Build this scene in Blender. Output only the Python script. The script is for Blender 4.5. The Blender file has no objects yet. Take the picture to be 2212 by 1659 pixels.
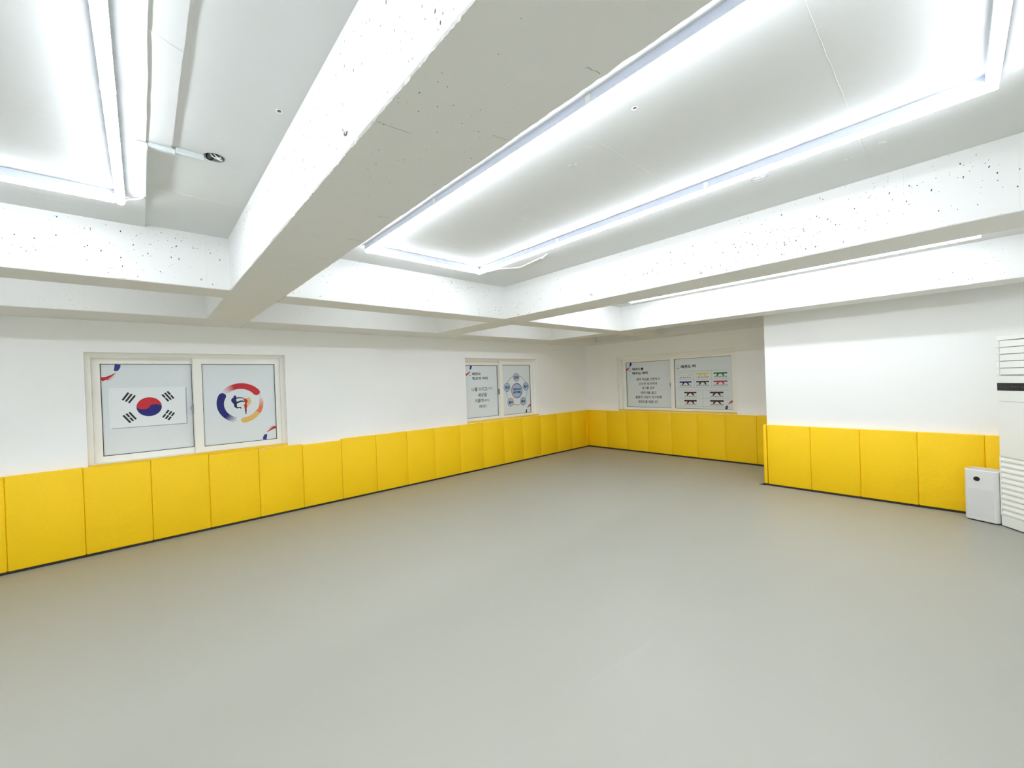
import bpy, bmesh, math, random
from mathutils import Vector, Matrix

random.seed(7)
S = bpy.context.scene
COL = S.collection
PI = math.pi

# ------------------------------------------------------------------ camera, world, exposure
cam_d = bpy.data.cameras.new('camera')
cam_d.sensor_width = 36.0
cam_d.lens = 36.0 * 873.18 / 2212.0
cam_d.clip_start = 0.05
cam = bpy.data.objects.new('camera', cam_d)
COL.objects.link(cam)
yaw, pitch, roll = math.radians(-47.5616), math.radians(-0.3296), math.radians(-2.0689)
fw = Vector((math.sin(yaw) * math.cos(pitch), math.cos(yaw) * math.cos(pitch), math.sin(pitch)))
rt = Vector((math.cos(yaw), -math.sin(yaw), 0))
up = rt.cross(fw)
c_, s_ = math.cos(roll), math.sin(roll)
rt, up = c_ * rt + s_ * up, -s_ * rt + c_ * up
M = Matrix((rt, up, -fw)).transposed().to_4x4()
M.translation = Vector((5.8247, -7.7136, 1.585))
cam.matrix_world = M
S.camera = cam

world = bpy.data.worlds.new('world')
world.use_nodes = True
world.node_tree.nodes['Background'].inputs[0].default_value = (0.8, 0.87, 1.0, 1)
world.node_tree.nodes['Background'].inputs[1].default_value = 0.3
S.world = world
S.view_settings.view_transform = 'Standard'
S.view_settings.look = 'None'
S.view_settings.gamma = 1.0
S.view_settings.use_curve_mapping = False
S.view_settings.exposure = 0.0
S.cycles.use_light_tree = False
S.cycles.max_bounces = 14
S.cycles.diffuse_bounces = 10
S.cycles.glossy_bounces = 4
LAMP = 44.0            # brightness of the lit tube covers

# ------------------------------------------------------------------ materials


def lin(r, g, b):
    def f(c):
        c /= 255.0
        return c / 12.92 if c <= 0.04045 else ((c + 0.055) / 1.055) ** 2.4
    return (f(r), f(g), f(b), 1)


def mat(name, rgb, rough=0.5, metal=0.0, spec=0.5, noise=0.0, nscale=20.0, bump=0.0, bscale=60.0, emit=0.0):
    m = bpy.data.materials.new(name)
    m.use_nodes = True
    nt = m.node_tree
    b = nt.nodes['Principled BSDF']
    base = lin(*rgb)
    b.inputs['Base Color'].default_value = base
    b.inputs['Roughness'].default_value = rough
    b.inputs['Metallic'].default_value = metal
    b.inputs['Specular IOR Level'].default_value = spec
    tc = nt.nodes.new('ShaderNodeTexCoord')
    if noise:
        n = nt.nodes.new('ShaderNodeTexNoise')
        n.inputs['Scale'].default_value = nscale
        n.inputs['Detail'].default_value = 5
        nt.links.new(tc.outputs['Object'], n.inputs['Vector'])
        mx = nt.nodes.new('ShaderNodeMix')
        mx.data_type = 'RGBA'
        mx.inputs[6].default_value = tuple(c * (1 - noise) for c in base[:3]) + (1,)
        mx.inputs[7].default_value = tuple(min(1, c * (1 + noise)) for c in base[:3]) + (1,)
        nt.links.new(n.outputs['Fac'], mx.inputs[0])
        nt.links.new(mx.outputs[2], b.inputs['Base Color'])
    if bump:
        n2 = nt.nodes.new('ShaderNodeTexNoise')
        n2.inputs['Scale'].default_value = bscale
        n2.inputs['Detail'].default_value = 4
        nt.links.new(tc.outputs['Object'], n2.inputs['Vector'])
        bp = nt.nodes.new('ShaderNodeBump')
        bp.inputs['Strength'].default_value = bump
        bp.inputs['Distance'].default_value = 0.01
        nt.links.new(n2.outputs['Fac'], bp.inputs['Height'])
        nt.links.new(bp.outputs['Normal'], b.inputs['Normal'])
    if emit:
        b.inputs['Emission Color'].default_value = base
        b.inputs['Emission Strength'].default_value = emit
    return m


def concrete(name, rgb, density, pit_scale=28.0, bump=0.25):
    """painted concrete: soft unevenness, scattered dark air-bubble pits in patches"""
    m = mat(name, rgb, rough=0.75, spec=0.25, noise=0.02, nscale=3.0)
    nt = m.node_tree
    b = nt.nodes['Principled BSDF']
    src = b.inputs['Base Color'].links[0].from_socket
    tc = [n for n in nt.nodes if n.type == 'TEX_COORD'][0]

    def pits(scale, size, patch, seed):
        off = nt.nodes.new('ShaderNodeMapping')
        off.inputs['Location'].default_value = (seed, seed * 1.7, seed * 0.3)
        nt.links.new(tc.outputs['Object'], off.inputs['Vector'])
        v = nt.nodes.new('ShaderNodeTexVoronoi')
        v.inputs['Scale'].default_value = scale
        nt.links.new(off.outputs[0], v.inputs['Vector'])
        lt = nt.nodes.new('ShaderNodeMath'); lt.operation = 'LESS_THAN'
        sz = nt.nodes.new('ShaderNodeSeparateColor')
        nt.links.new(v.outputs['Color'], sz.inputs[0])
        pn = nt.nodes.new('ShaderNodeTexNoise'); pn.inputs['Scale'].default_value = 1.6
        nt.links.new(off.outputs[0], pn.inputs['Vector'])
        # radius of a pit = size * random, only where the patch noise and a random threshold allow it
        cube = nt.nodes.new('ShaderNodeMath'); cube.operation = 'POWER'; cube.inputs[1].default_value = 1.4
        nt.links.new(sz.outputs[0], cube.inputs[0])
        gate = nt.nodes.new('ShaderNodeMath'); gate.operation = 'MULTIPLY'
        th = nt.nodes.new('ShaderNodeMapRange')
        th.inputs['From Min'].default_value = patch; th.inputs['From Max'].default_value = patch + 0.2
        nt.links.new(pn.outputs['Fac'], th.inputs['Value'])
        nt.links.new(cube.outputs[0], gate.inputs[0]); nt.links.new(th.outputs[0], gate.inputs[1])
        rad = nt.nodes.new('ShaderNodeMath'); rad.operation = 'MULTIPLY'
        rad.inputs[1].default_value = size
        nt.links.new(gate.outputs[0], rad.inputs[0])
        nt.links.new(v.outputs['Distance'], lt.inputs[0]); nt.links.new(rad.outputs[0], lt.inputs[1])
        return lt.outputs[0]

    pit = pits(pit_scale, 0.13 * density, 0.36, 3.1)
    col = nt.nodes.new('ShaderNodeMix'); col.data_type = 'RGBA'
    nt.links.new(src, col.inputs[6]); col.inputs[7].default_value = lin(92, 94, 90)
    nt.links.new(pit, col.inputs[0])
    nt.links.new(col.outputs[2], b.inputs['Base Color'])
    n2 = nt.nodes.new('ShaderNodeTexNoise'); n2.inputs['Scale'].default_value = 9; n2.inputs['Detail'].default_value = 3
    nt.links.new(tc.outputs['Object'], n2.inputs['Vector'])
    bp = nt.nodes.new('ShaderNodeBump'); bp.inputs['Strength'].default_value = bump; bp.inputs['Distance'].default_value = 0.004
    nt.links.new(n2.outputs['Fac'], bp.inputs['Height'])
    nt.links.new(bp.outputs['Normal'], b.inputs['Normal'])
    return m


M_WALL = mat('wall_paint', (247, 247, 245), rough=0.7, spec=0.2, noise=0.012, nscale=2.5, bump=0.12, bscale=14)
M_CEIL = mat('ceiling_paint', (219, 220, 218), rough=0.75, spec=0.2, noise=0.015, nscale=3, bump=0.15, bscale=12)
M_BEAM = concrete('beam_concrete', (231, 231, 228), 1.0, 60, 0.35)
M_FLOOR = mat('vinyl_floor', (160, 159, 148), rough=0.42, spec=0.45, noise=0.03, nscale=300, bump=0.03, bscale=500)
M_SEAM = mat('weld_seam', (174, 175, 168), rough=0.45)
M_BLACK = mat('black_edging', (34, 32, 28), rough=0.6)
M_PAD = mat('yellow_vinyl_pad', (254, 203, 5), rough=0.5, spec=0.35, noise=0.09, nscale=130, bump=0.3, bscale=330)
M_FRAME = mat('window_frame_plastic', (246, 245, 239), rough=0.4)
M_GASKET = mat('dark_gasket', (52, 54, 52), rough=0.6)
M_GLASS = mat('window_glass', (150, 165, 172), rough=0.08)
M_FILM = mat('poster_film', (226, 233, 237), rough=0.45, noise=0.01, nscale=40)
M_CARD = mat('flag_white', (236, 242, 245), rough=0.45)
M_INK = mat('black_ink', (22, 22, 26), rough=0.6)
M_GREY = mat('grey_ink', (150, 156, 160), rough=0.6)
M_SHADE = mat('printed_shade', (176, 184, 196), rough=0.5)
M_RED = mat('red_ink', (190, 28, 40), rough=0.6)
M_NAVY = mat('navy_ink', (12, 18, 110), rough=0.6)
M_BLUE = mat('blue_ink', (24, 48, 130), rough=0.6)
M_GOLD = mat('gold_ink', (226, 184, 100), rough=0.6)
M_ORANGE = mat('orange_ink', (222, 120, 84), rough=0.6)
M_SKY = mat('pale_blue_ink', (164, 190, 222), rough=0.6)
M_GREEN = mat('green_ink', (14, 110, 50), rough=0.6)
M_YEL = mat('yellow_ink', (232, 205, 90), rough=0.6)
M_BROWN = mat('brown_ink', (46, 26, 22), rough=0.6)
M_HOUSING = mat('lamp_housing', (214, 220, 236), rough=0.35)
M_LAMP = mat('lit_tube_cover', (238, 245, 255), rough=0.4, emit=LAMP)
M_RACE = mat('white_raceway', (208, 214, 212), rough=0.45)
M_CABLE = mat('white_cable', (240, 240, 238), rough=0.4)
M_DARK = mat('dark_recess', (150, 152, 152), rough=0.8)
M_STEEL = mat('steel', (150, 150, 148), rough=0.35, metal=0.8)
M_APPL = mat('white_appliance', (233, 234, 229), rough=0.35)
M_APPL2 = mat('light_grey_appliance', (222, 221, 219), rough=0.45, noise=0.02, nscale=700, bump=0.2, bscale=900)
M_APPL3 = mat('perforated_plastic', (212, 212, 210), rough=0.5, noise=0.06, nscale=900)
M_DISPLAY = mat('black_display', (20, 22, 22), rough=0.2)
M_FAINT = mat('faint_display_marks', (70, 74, 74), rough=0.3)

# ------------------------------------------------------------------ builders


def link(name, me, m, parent=None, kind=None):
    o = bpy.data.objects.new(name, me)
    if m is not None and not me.materials:
        me.materials.append(m)
    COL.objects.link(o)
    if parent is not None:
        o.parent = parent
    if kind:
        o['kind'] = kind
    return o


def tag(o, label, cat, group=None):
    o['label'] = label
    o['category'] = cat
    if group:
        o['group'] = group
    return o


def thing(name, label, cat, loc, rz=0.0, group=None):
    o = bpy.data.objects.new(name, None)
    o.empty_display_size = 0.1
    COL.objects.link(o)
    o.location = loc
    o.rotation_euler = (0, 0, rz)
    return tag(o, label, cat, group)


def bm_box(bm, x0, x1, y0, y1, z0, z1):
    v = [bm.verts.new(p) for p in ((x0, y0, z0), (x1, y0, z0), (x1, y1, z0), (x0, y1, z0), (x0, y0, z1), (x1, y0, z1), (x1, y1, z1), (x0, y1, z1))]
    for f in ((3, 2, 1, 0), (4, 5, 6, 7), (0, 1, 5, 4), (1, 2, 6, 5), (2, 3, 7, 6), (3, 0, 4, 7)):
        bm.faces.new([v[i] for i in f])
    return v


def bm_mesh(bm, name, smooth=False):
    bmesh.ops.recalc_face_normals(bm, faces=bm.faces)
    me = bpy.data.meshes.new(name)
    bm.to_mesh(me)
    bm.free()
    if smooth:
        for p in me.polygons:
            p.use_smooth = True
    return me


def box(name, b, m, parent=None, bevel=0.0, seg=2, kind=None):
    bm = bmesh.new()
    bm_box(bm, *b)
    if bevel:
        bmesh.ops.bevel(bm, geom=bm.edges[:], offset=bevel, segments=seg, profile=0.5, affect='EDGES')
    return link(name, bm_mesh(bm, name), m, parent, kind)


def boxes(name, bs, m, parent=None, kind=None):
    bm = bmesh.new()
    for b in bs:
        bm_box(bm, *b)
    return link(name, bm_mesh(bm, name), m, parent, kind)


def cylinder(name, r, h, m, parent=None, seg=24, loc=(0, 0, 0), axis='Z', r2=None):
    bm = bmesh.new()
    bmesh.ops.create_cone(bm, cap_ends=True, segments=seg, radius1=r, radius2=r if r2 is None else r2, depth=h)
    if axis == 'Y':
        bmesh.ops.rotate(bm, verts=bm.verts, matrix=Matrix.Rotation(PI / 2, 3, 'X'))
    if axis == 'X':
        bmesh.ops.rotate(bm, verts=bm.verts, matrix=Matrix.Rotation(PI / 2, 3, 'Y'))
    bmesh.ops.translate(bm, verts=bm.verts, vec=loc)
    return link(name, bm_mesh(bm, name), m, parent)


def tube(name, pts, r, m, parent=None, seg=8):
    """round tube along a polyline"""
    bm = bmesh.new()
    P = [Vector(p) for p in pts]
    rings = []
    for i, p in enumerate(P):
        d = (P[min(i + 1, len(P) - 1)] - P[max(i - 1, 0)]).normalized()
        a = d.orthogonal().normalized() if not rings else (prev - d * prev.dot(d)).normalized()
        prev = a
        b = d.cross(a)
        rings.append([bm.verts.new(p + r * (math.cos(t) * a + math.sin(t) * b)) for t in [2 * PI * k / seg for k in range(seg)]])
    for q, w in zip(rings, rings[1:]):
        for k in range(seg):
            bm.faces.new((q[k], q[(k + 1) % seg], w[(k + 1) % seg], w[k]))
    bm.faces.new(rings[0]); bm.faces.new(rings[-1])
    return link(name, bm_mesh(bm, name, True), m, parent)


def smooth_path(pts, n=6):
    """Catmull-Rom through pts"""
    P = [Vector(p) for p in pts]
    P = [2 * P[0] - P[1]] + P + [2 * P[-1] - P[-2]]
    out = []
    for i in range(1, len(P) - 2):
        a, b, c, d = P[i - 1:i + 3]
        for k in range(n):
            t = k / n
            out.append(0.5 * ((2 * b) + (c - a) * t + (2 * a - 5 * b + 4 * c - d) * t * t + (3 * b - a - 3 * c + d) * t ** 3))
    out.append(P[-2])
    return out


def boolean_cut(o, cutters):
    for c in cutters:
        md = o.modifiers.new('cut', 'BOOLEAN')
        md.operation = 'DIFFERENCE'
        md.solver = 'EXACT'
        md.object = c
    bpy.context.view_layer.update()
    dg = bpy.context.evaluated_depsgraph_get()
    me = bpy.data.meshes.new_from_object(o.evaluated_get(dg))
    o.modifiers.clear()
    o.data = me
    for c in cutters:
        bpy.data.objects.remove(c)
    return o


# ------------------------------------------------------------------ room shell
WX, WY = -0.05, 0.05            # wall faces behind the pads
RX, NY = 7.0, -13.4             # right wall, near wall (outside the frame)
ZC, ZB = 2.7535, 2.3603         # ceiling, underside of the beams
L1, L2A, L2B = 0.563, 1.771, 2.1006
B1A, B1B, B2A, B2B, B3A, B3B, B4 = -7.196, -6.811, -4.386, -3.979, -1.8235, -1.460, -0.397
PYW = -1.227                    # face of the projecting wall
PXW = 4.03                      # its free edge

floor = box('floor', (-0.4, RX + 0.2, NY - 0.2, 0.4, -0.12, 0.0), M_FLOOR, kind='structure')
boxes('weld_seam', [(4.5460, 4.5480, -6.02, -5.0, -0.001, 0.0003)], M_SEAM, floor).rotation_euler = (0, 0, 0)
sm = [o for o in floor.children][0]
sm.matrix_local = Matrix.Translation((4.562, -5.52, 0)) @ Matrix.Rotation(math.radians(-6), 4, 'Z') @ Matrix.Translation((-4.547, 5.5, 0))

ceiling = box('ceiling', (-0.4, RX + 0.2, NY - 0.2, 0.4, ZC, ZC + 0.25), M_CEIL, kind='structure')


def cut_cyl(x, y, r, d):
    return cylinder('cutter', r, 2 * d, None, loc=(x, y, ZC), seg=28)


boolean_cut(ceiling, [cut_cyl(3.364, -7.414, 0.042, 0.055), cut_cyl(3.939, -7.255, 0.009, 0.03), cut_cyl(4.912, -6.098, 0.008, 0.03)])
M_CEIL_ok = ceiling.data.materials[0] if ceiling.data.materials else ceiling.data.materials.append(M_CEIL)

# ceiling formwork steps: a slightly lower slab with a ragged poured edge


def ragged_slab(name, x0, x1, y0, y1, z0, amp, step=0.03):
    bm = bmesh.new()
    n = int((x1 - x0) / step)
    prev = None
    drift = 0.0
    for i in range(n + 1):
        x = x0 + (x1 - x0) * i / n
        drift = 0.8 * drift + random.uniform(-amp, amp)
        yy = y1 + drift
        vs = [bm.verts.new(p) for p in ((x, y0, z0), (x, yy, z0 + 0.002 * random.random()), (x, yy + 0.001, ZC + 0.01), (x, y0, ZC + 0.01))]
        if prev:
            for k in range(4):
                bm.faces.new((prev[k], prev[(k + 1) % 4], vs[(k + 1) % 4], vs[k]))
        else:
            bm.faces.new(vs)
        prev = vs
    bm.faces.new(prev)
    return link(name, bm_mesh(bm, name), M_CEIL, kind='structure')


ragged_slab('trim_1', L2B, RX, NY, -7.665, ZC - 0.018, 0.0010)
ragged_slab('trim_2', 3.30, RX, -7.69, -7.575, ZC - 0.011, 0.0008)


def ceiling_seam(name, pts, w=0.0045, h=0.0011):
    bm = bmesh.new()
    prev = None
    P = [Vector(p) for p in pts]
    dense = []
    for a, b in zip(P, P[1:]):
        k = max(2, int((b - a).length / 0.05))
        dense += [a.lerp(b, i / k) for i in range(k)]
    dense.append(P[-1])
    d = (P[-1] - P[0]).normalized()
    nrm = Vector((-d.y, d.x, 0))
    for p in dense:
        ww = w * random.uniform(0.3, 1.0) / 2
        j = nrm * random.uniform(-0.002, 0.002)
        z = Vector((0, 0, -h * random.uniform(0.4, 1.0)))
        vs = [bm.verts.new(p + j - nrm * ww + Vector((0, 0, 0.001))), bm.verts.new(p + j + z), bm.verts.new(p + j + nrm * ww + Vector((0, 0, 0.001)))]
        if prev:
            for k in range(2):
                bm.faces.new((prev[k], prev[k + 1], vs[k + 1], vs[k]))
        prev = vs
    return link(name, bm_mesh(bm, name), M_CEIL, ceiling)


for pts in ([(5.53, -6.3, ZC), (5.53, -4.45, ZC)], [(4.66, -6.2, ZC), (4.676, -4.9, ZC)], [(3.75, -6.2, ZC), (3.77, -5.3, ZC)], [(2.95, -6.1, ZC), (2.97, -5.2, ZC)]):
    ceiling_seam('formwork_seam', pts)
ceiling_seam('formwork_seam', [(4.15, -8.6, ZC - 0.018), (4.13, -7.67, ZC - 0.018)])
ceiling_seam('formwork_seam', [(4.13, -7.665, ZC - 0.011), (4.08, -7.575, ZC - 0.011)])
ceiling_seam('formwork_seam', [(2.80, -7.62, ZC), (2.79, -7.21, ZC)], 0.02, 0.003)
ceiling_seam('formwork_seam', [(3.40, -7.35, ZC), (3.43, -7.21, ZC)])

# walls
wl = box('wall_left', (-0.40, WX, NY - 0.2, 0.4, 0, ZC), M_WALL, kind='structure')
W1Y0, W1Y1 = -8.138, -6.335
W2Y0, W2Y1 = -3.455, -1.600
W3X0, W3X1 = 0.790, 3.220
SILL, HEAD = 0.862, 2.038
boolean_cut(wl, [box('cutter', (-0.34, 0.2, W1Y0, W1Y1, SILL, HEAD), None), box('cutter', (-0.34, 0.2, W2Y0, W2Y1, SILL, HEAD), None)])
wb = box('wall_back', (WX, RX, WY, 0.40, 0, ZC), M_WALL, kind='structure')
boolean_cut(wb, [box('cutter', (W3X0, W3X1, -0.2, 0.34, SILL, HEAD), None)])
for w in (wl, wb):
    if not w.data.materials or w.data.materials[0] is None:
        w.data.materials.clear(); w.data.materials.append(M_WALL)
box('wall_right', (RX, RX + 0.2, NY, WY, 0, ZC), M_WALL, kind='structure')
box('wall_near', (WX, RX, NY - 0.2, NY, 0, ZC), M_WALL, kind='structure')
box('wall_projecting', (PXW, RX, PYW, WY, 0, ZC), M_WALL, kind='structure')

# beams: cast concrete with slightly ragged lower arrises


def beam(axis, a0, a1, c0, c1, z0=ZB, step=0.011):
    n = max(2, int((a1 - a0) / step))
    bm = bmesh.new()
    rows = []
    w0 = w1 = 0.0
    for i in range(n + 1):
        a = a0 + (a1 - a0) * i / n
        w0 = 0.85 * w0 + random.uniform(-1, 1) * 0.0011
        w1 = 0.85 * w1 + random.uniform(-1, 1) * 0.0011
        chip0 = 0.007 * random.random() if random.random() < 0.22 else 0.003 * random.random()
        chip1 = 0.007 * random.random() if random.random() < 0.22 else 0.003 * random.random()
        prof = [(c0, ZC + 0.02), (c0, z0 + 0.03), (c0 + 0.001, z0 + 0.003 + chip0), (c0 + 0.004 + w0 + chip0 * 0.6, z0),
                (c1 - 0.004 + w1 - chip1 * 0.6, z0), (c1 - 0.001, z0 + 0.003 + chip1), (c1, z0 + 0.03), (c1, ZC + 0.02)]
        row = [bm.verts.new((a, c, z) if axis == 'X' else (c, a, z)) for c, z in prof]
        if rows:
            for k in range(7):
                bm.faces.new((rows[-1][k], rows[-1][k + 1], row[k + 1], row[k]))
        rows.append(row)
    bm.faces.new(rows[0]); bm.faces.new(rows[-1])
    return link('ceiling_beam', bm_mesh(bm, 'ceiling_beam'), M_BEAM, kind='structure')


BX = [(B1A, B1B), (B2A, B2B), (B3A, B3B)]
BM = [beam('X', WX, RX, y0, y1) for y0, y1 in BX]
beam('X', WX, RX, -9.95, -9.55)
beam('X', WX, RX, -12.75, -12.35)
beam('X', WX, RX, B4, WY)
segs = [(NY, -12.75), (-12.35, -9.95), (-9.55, B1A), (B1B, B2A), (B2B, B3A), (B3B, B4)]
BL2 = []
for a, b in segs:
    beam('Y', a, b, WX, L1)
    BL2.append(beam('Y', a, b, L2A, L2B))

# formwork seams, cracks and smudges on the beams and splatter on the ceiling
BEAM = {'X': {}, 'Y': []}
M_CRACK = mat('hairline_crack', (128, 130, 128), rough=0.9)


def strip(name, p, q, w, nrm, m, parent, h=0.0012, n=10):
    p, q, nrm = Vector(p), Vector(q), Vector(nrm)
    side = (q - p).normalized().cross(nrm)
    bm = bmesh.new()
    prev = None
    for i in range(n + 1):
        c = p.lerp(q, i / n) + side * random.uniform(-0.3, 0.3) * w
        ww = w * random.uniform(0.35, 1.0) / 2
        vs = [bm.verts.new(c - side * ww - nrm * 0.002), bm.verts.new(c + nrm * h), bm.verts.new(c + side * ww - nrm * 0.002)]
        if prev:
            for k in range(2):
                bm.faces.new((prev[k], prev[k + 1], vs[k + 1], vs[k]))
        prev = vs
    return link(name, bm_mesh(bm, name), m, parent)


b1, b2, b3 = BM[0], BM[1], BM[2]
for x in (2.9, 4.513, 5.55):
    strip('formwork_seam', (x, B1A, ZB + 0.02), (x, B1A, ZC - 0.01), 0.006, (0, -1, 0), M_BEAM, b1)
for x in (3.35, 4.50, 5.648, 6.07):
    strip('formwork_seam', (x, B2A, ZB + 0.02), (x, B2A, ZC - 0.01), 0.007, (0, -1, 0), M_BEAM, b2)
for x in (3.37, 4.54, 5.736):
    strip('formwork_seam', (x, B3A, ZB + 0.02), (x, B3A, ZC - 0.01), 0.007, (0, -1, 0), M_BEAM, b3)
for y, k in ((-7.336, 4), (-5.734, 5), (-5.45, 5), (-4.55, 5), (-2.645, 6)):
    strip('formwork_seam', (L2B, y, ZB + 0.02), (L2B, y, ZC - 0.01), 0.007, (1, 0, 0), M_BEAM, BL2[k - 2])
for x, y0, y1, w in ((3.706, -6.90, -6.82, 0.005), (4.70, -7.185, -7.08, 0.006), (4.862, -6.878, -6.830, 0.007), (5.222, -6.875, -6.83, 0.009), (3.28, -6.93, -6.87, 0.004), (4.07, -6.90, -6.85, 0.004), (2.99, -7.0, -6.93, 0.004)):
    strip('surface_crack', (x, y0, ZB), (x + 0.01, y1, ZB), w, (0, 0, -1), M_CRACK, b1, 0.0006, 6)
bm = bmesh.new()
rs = random.Random(5)
for x, y in ((4.45, -5.95), (4.62, -6.02), (4.66, -5.22), (5.03, -5.60), (3.9, -5.75), (3.55, -5.5), (5.35, -5.0), (5.6, -4.85), (5.45, -4.78), (4.6, -4.8), (4.05, -4.75), (3.3, -7.33), (3.05, -7.4), (3.6, -7.4), (3.45, -7.3)):
    for _ in range(3):
        r = rs.uniform(0.003, 0.009)
        mt = Matrix.Translation((x + rs.uniform(-0.02, 0.02), y + rs.uniform(-0.02, 0.02), ZC)) @ Matrix.Rotation(rs.uniform(0, 3), 4, 'Z') @ Matrix.Diagonal((rs.uniform(1, 2.4), 1, 0.35, 1))
        bmesh.ops.create_icosphere(bm, subdivisions=1, radius=r, matrix=mt)
link('plaster_splatter', bm_mesh(bm, 'plaster_splatter'), M_CEIL, ceiling, 'stuff')



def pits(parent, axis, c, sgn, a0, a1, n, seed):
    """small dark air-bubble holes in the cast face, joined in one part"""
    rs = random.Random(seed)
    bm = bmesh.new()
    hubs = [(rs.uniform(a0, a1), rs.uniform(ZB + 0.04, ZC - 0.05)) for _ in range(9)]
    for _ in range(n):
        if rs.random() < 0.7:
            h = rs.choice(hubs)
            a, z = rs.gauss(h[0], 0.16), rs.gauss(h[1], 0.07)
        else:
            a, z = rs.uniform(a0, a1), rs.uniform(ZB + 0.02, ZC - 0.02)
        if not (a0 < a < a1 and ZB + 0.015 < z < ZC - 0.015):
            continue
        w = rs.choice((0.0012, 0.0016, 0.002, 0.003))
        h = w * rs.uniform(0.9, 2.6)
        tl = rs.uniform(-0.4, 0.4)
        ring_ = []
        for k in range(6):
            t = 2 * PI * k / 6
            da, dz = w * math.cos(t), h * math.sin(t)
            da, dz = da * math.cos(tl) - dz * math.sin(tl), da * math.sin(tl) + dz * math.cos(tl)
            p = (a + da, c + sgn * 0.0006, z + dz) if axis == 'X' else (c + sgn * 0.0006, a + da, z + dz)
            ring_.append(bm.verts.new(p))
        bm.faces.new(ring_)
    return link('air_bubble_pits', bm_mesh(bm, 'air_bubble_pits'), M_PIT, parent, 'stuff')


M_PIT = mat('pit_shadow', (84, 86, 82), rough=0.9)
pits(b1, 'X', B1A, -1, 2.2, 6.2, 420, 1)
pits(b2, 'X', B2A, -1, 2.2, 6.6, 420, 2)
pits(b3, 'X', B3A, -1, 2.2, 6.6, 260, 3)
pits(BL2[2], 'Y', L2B, 1, -9.4, B1A - 0.05, 260, 4)
pits(BL2[3], 'Y', L2B, 1, B1B + 0.05, B2A - 0.05, 240, 5)
pits(BL2[4], 'Y', L2B, 1, B2B + 0.05, B3A - 0.05, 120, 6)

# black edging strip between the pads and the floor
box('baseboard_left', (WX, -0.006, NY, -0.006, 0, 0.024), M_BLACK, kind='structure')
box('baseboard_back', (WX, PXW - 0.03, -0.006, WY, 0, 0.024), M_BLACK, kind='structure')
bb = boxes('baseboard_projecting', [(PXW - 0.045, RX, PYW - 0.046, PYW, 0, 0.021)], M_BLACK, kind='structure')
bm = bmesh.new()
tri = [(3.925, PYW - 0.052), (3.99, PYW - 0.072), (4.02, PYW - 0.05), (4.0, PYW - 0.015), (3.95, PYW - 0.03)]
lo = [bm.verts.new((x, y, 0.0)) for x, y in tri]
hi = [bm.verts.new((x, y, 0.006 if i != 3 else 0.03)) for i, (x, y) in enumerate(tri)]
bm.faces.new(lo[::-1]); bm.faces.new(hi)
for i in range(5):
    bm.faces.new((lo[i], lo[(i + 1) % 5], hi[(i + 1) % 5], hi[i]))
link('edging_end', bm_mesh(bm, 'edging_end'), M_BLACK, bb)

# ------------------------------------------------------------------ windows


def sash(parent, name, u0, u1, v0, v1, pu0, pu1, pv0, pv1, y0, y1):
    """frame ring between the outer rectangle and the pane opening, with gasket and glass"""
    bm = bmesh.new()
    o = [(u0, v0), (u1, v0), (u1, v1), (u0, v1)]
    i = [(pu0, pv0), (pu1, pv0), (pu1, pv1), (pu0, pv1)]
    of = [bm.verts.new((a, y0, b)) for a, b in o]
    jf = [bm.verts.new((a, y0, b)) for a, b in i]
    ob = [bm.verts.new((a, y1, b)) for a, b in o]
    jb = [bm.verts.new((a, y1, b)) for a, b in i]
    for k in range(4):
        q = (k + 1) % 4
        bm.faces.new((of[k], of[q], jf[q], jf[k]))
        bm.faces.new((ob[q], ob[k], jb[k], jb[q]))
        bm.faces.new((of[q], of[k], ob[k], ob[q]))
        bm.faces.new((jf[k], jf[q], jb[q], jb[k]))
    es = [e for e in bm.edges if all(abs(v.co.y - y0) < 1e-6 for v in e.verts)]
    bmesh.ops.bevel(bm, geom=es, offset=0.004, segments=2, profile=0.5, affect='EDGES')
    s = link(name, bm_mesh(bm, name), M_FRAME, parent)
    g = 0.005
    boxes('gasket', [(pu0, pu0 + g, y0 + 0.016, y0 + 0.03, pv0, pv1), (pu1 - g, pu1, y0 + 0.016, y0 + 0.03, pv0, pv1),
                     (pu0, pu1, y0 + 0.016, y0 + 0.03, pv0, pv0 + g), (pu0, pu1, y0 + 0.016, y0 + 0.03, pv1 - g, pv1)], M_GASKET, s)
    box('pane', (pu0 - 0.008, pu1 + 0.008, y0 + 0.026, y0 + 0.032, pv0 - 0.008, pv1 + 0.008), M_GLASS, s)
    return s


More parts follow.
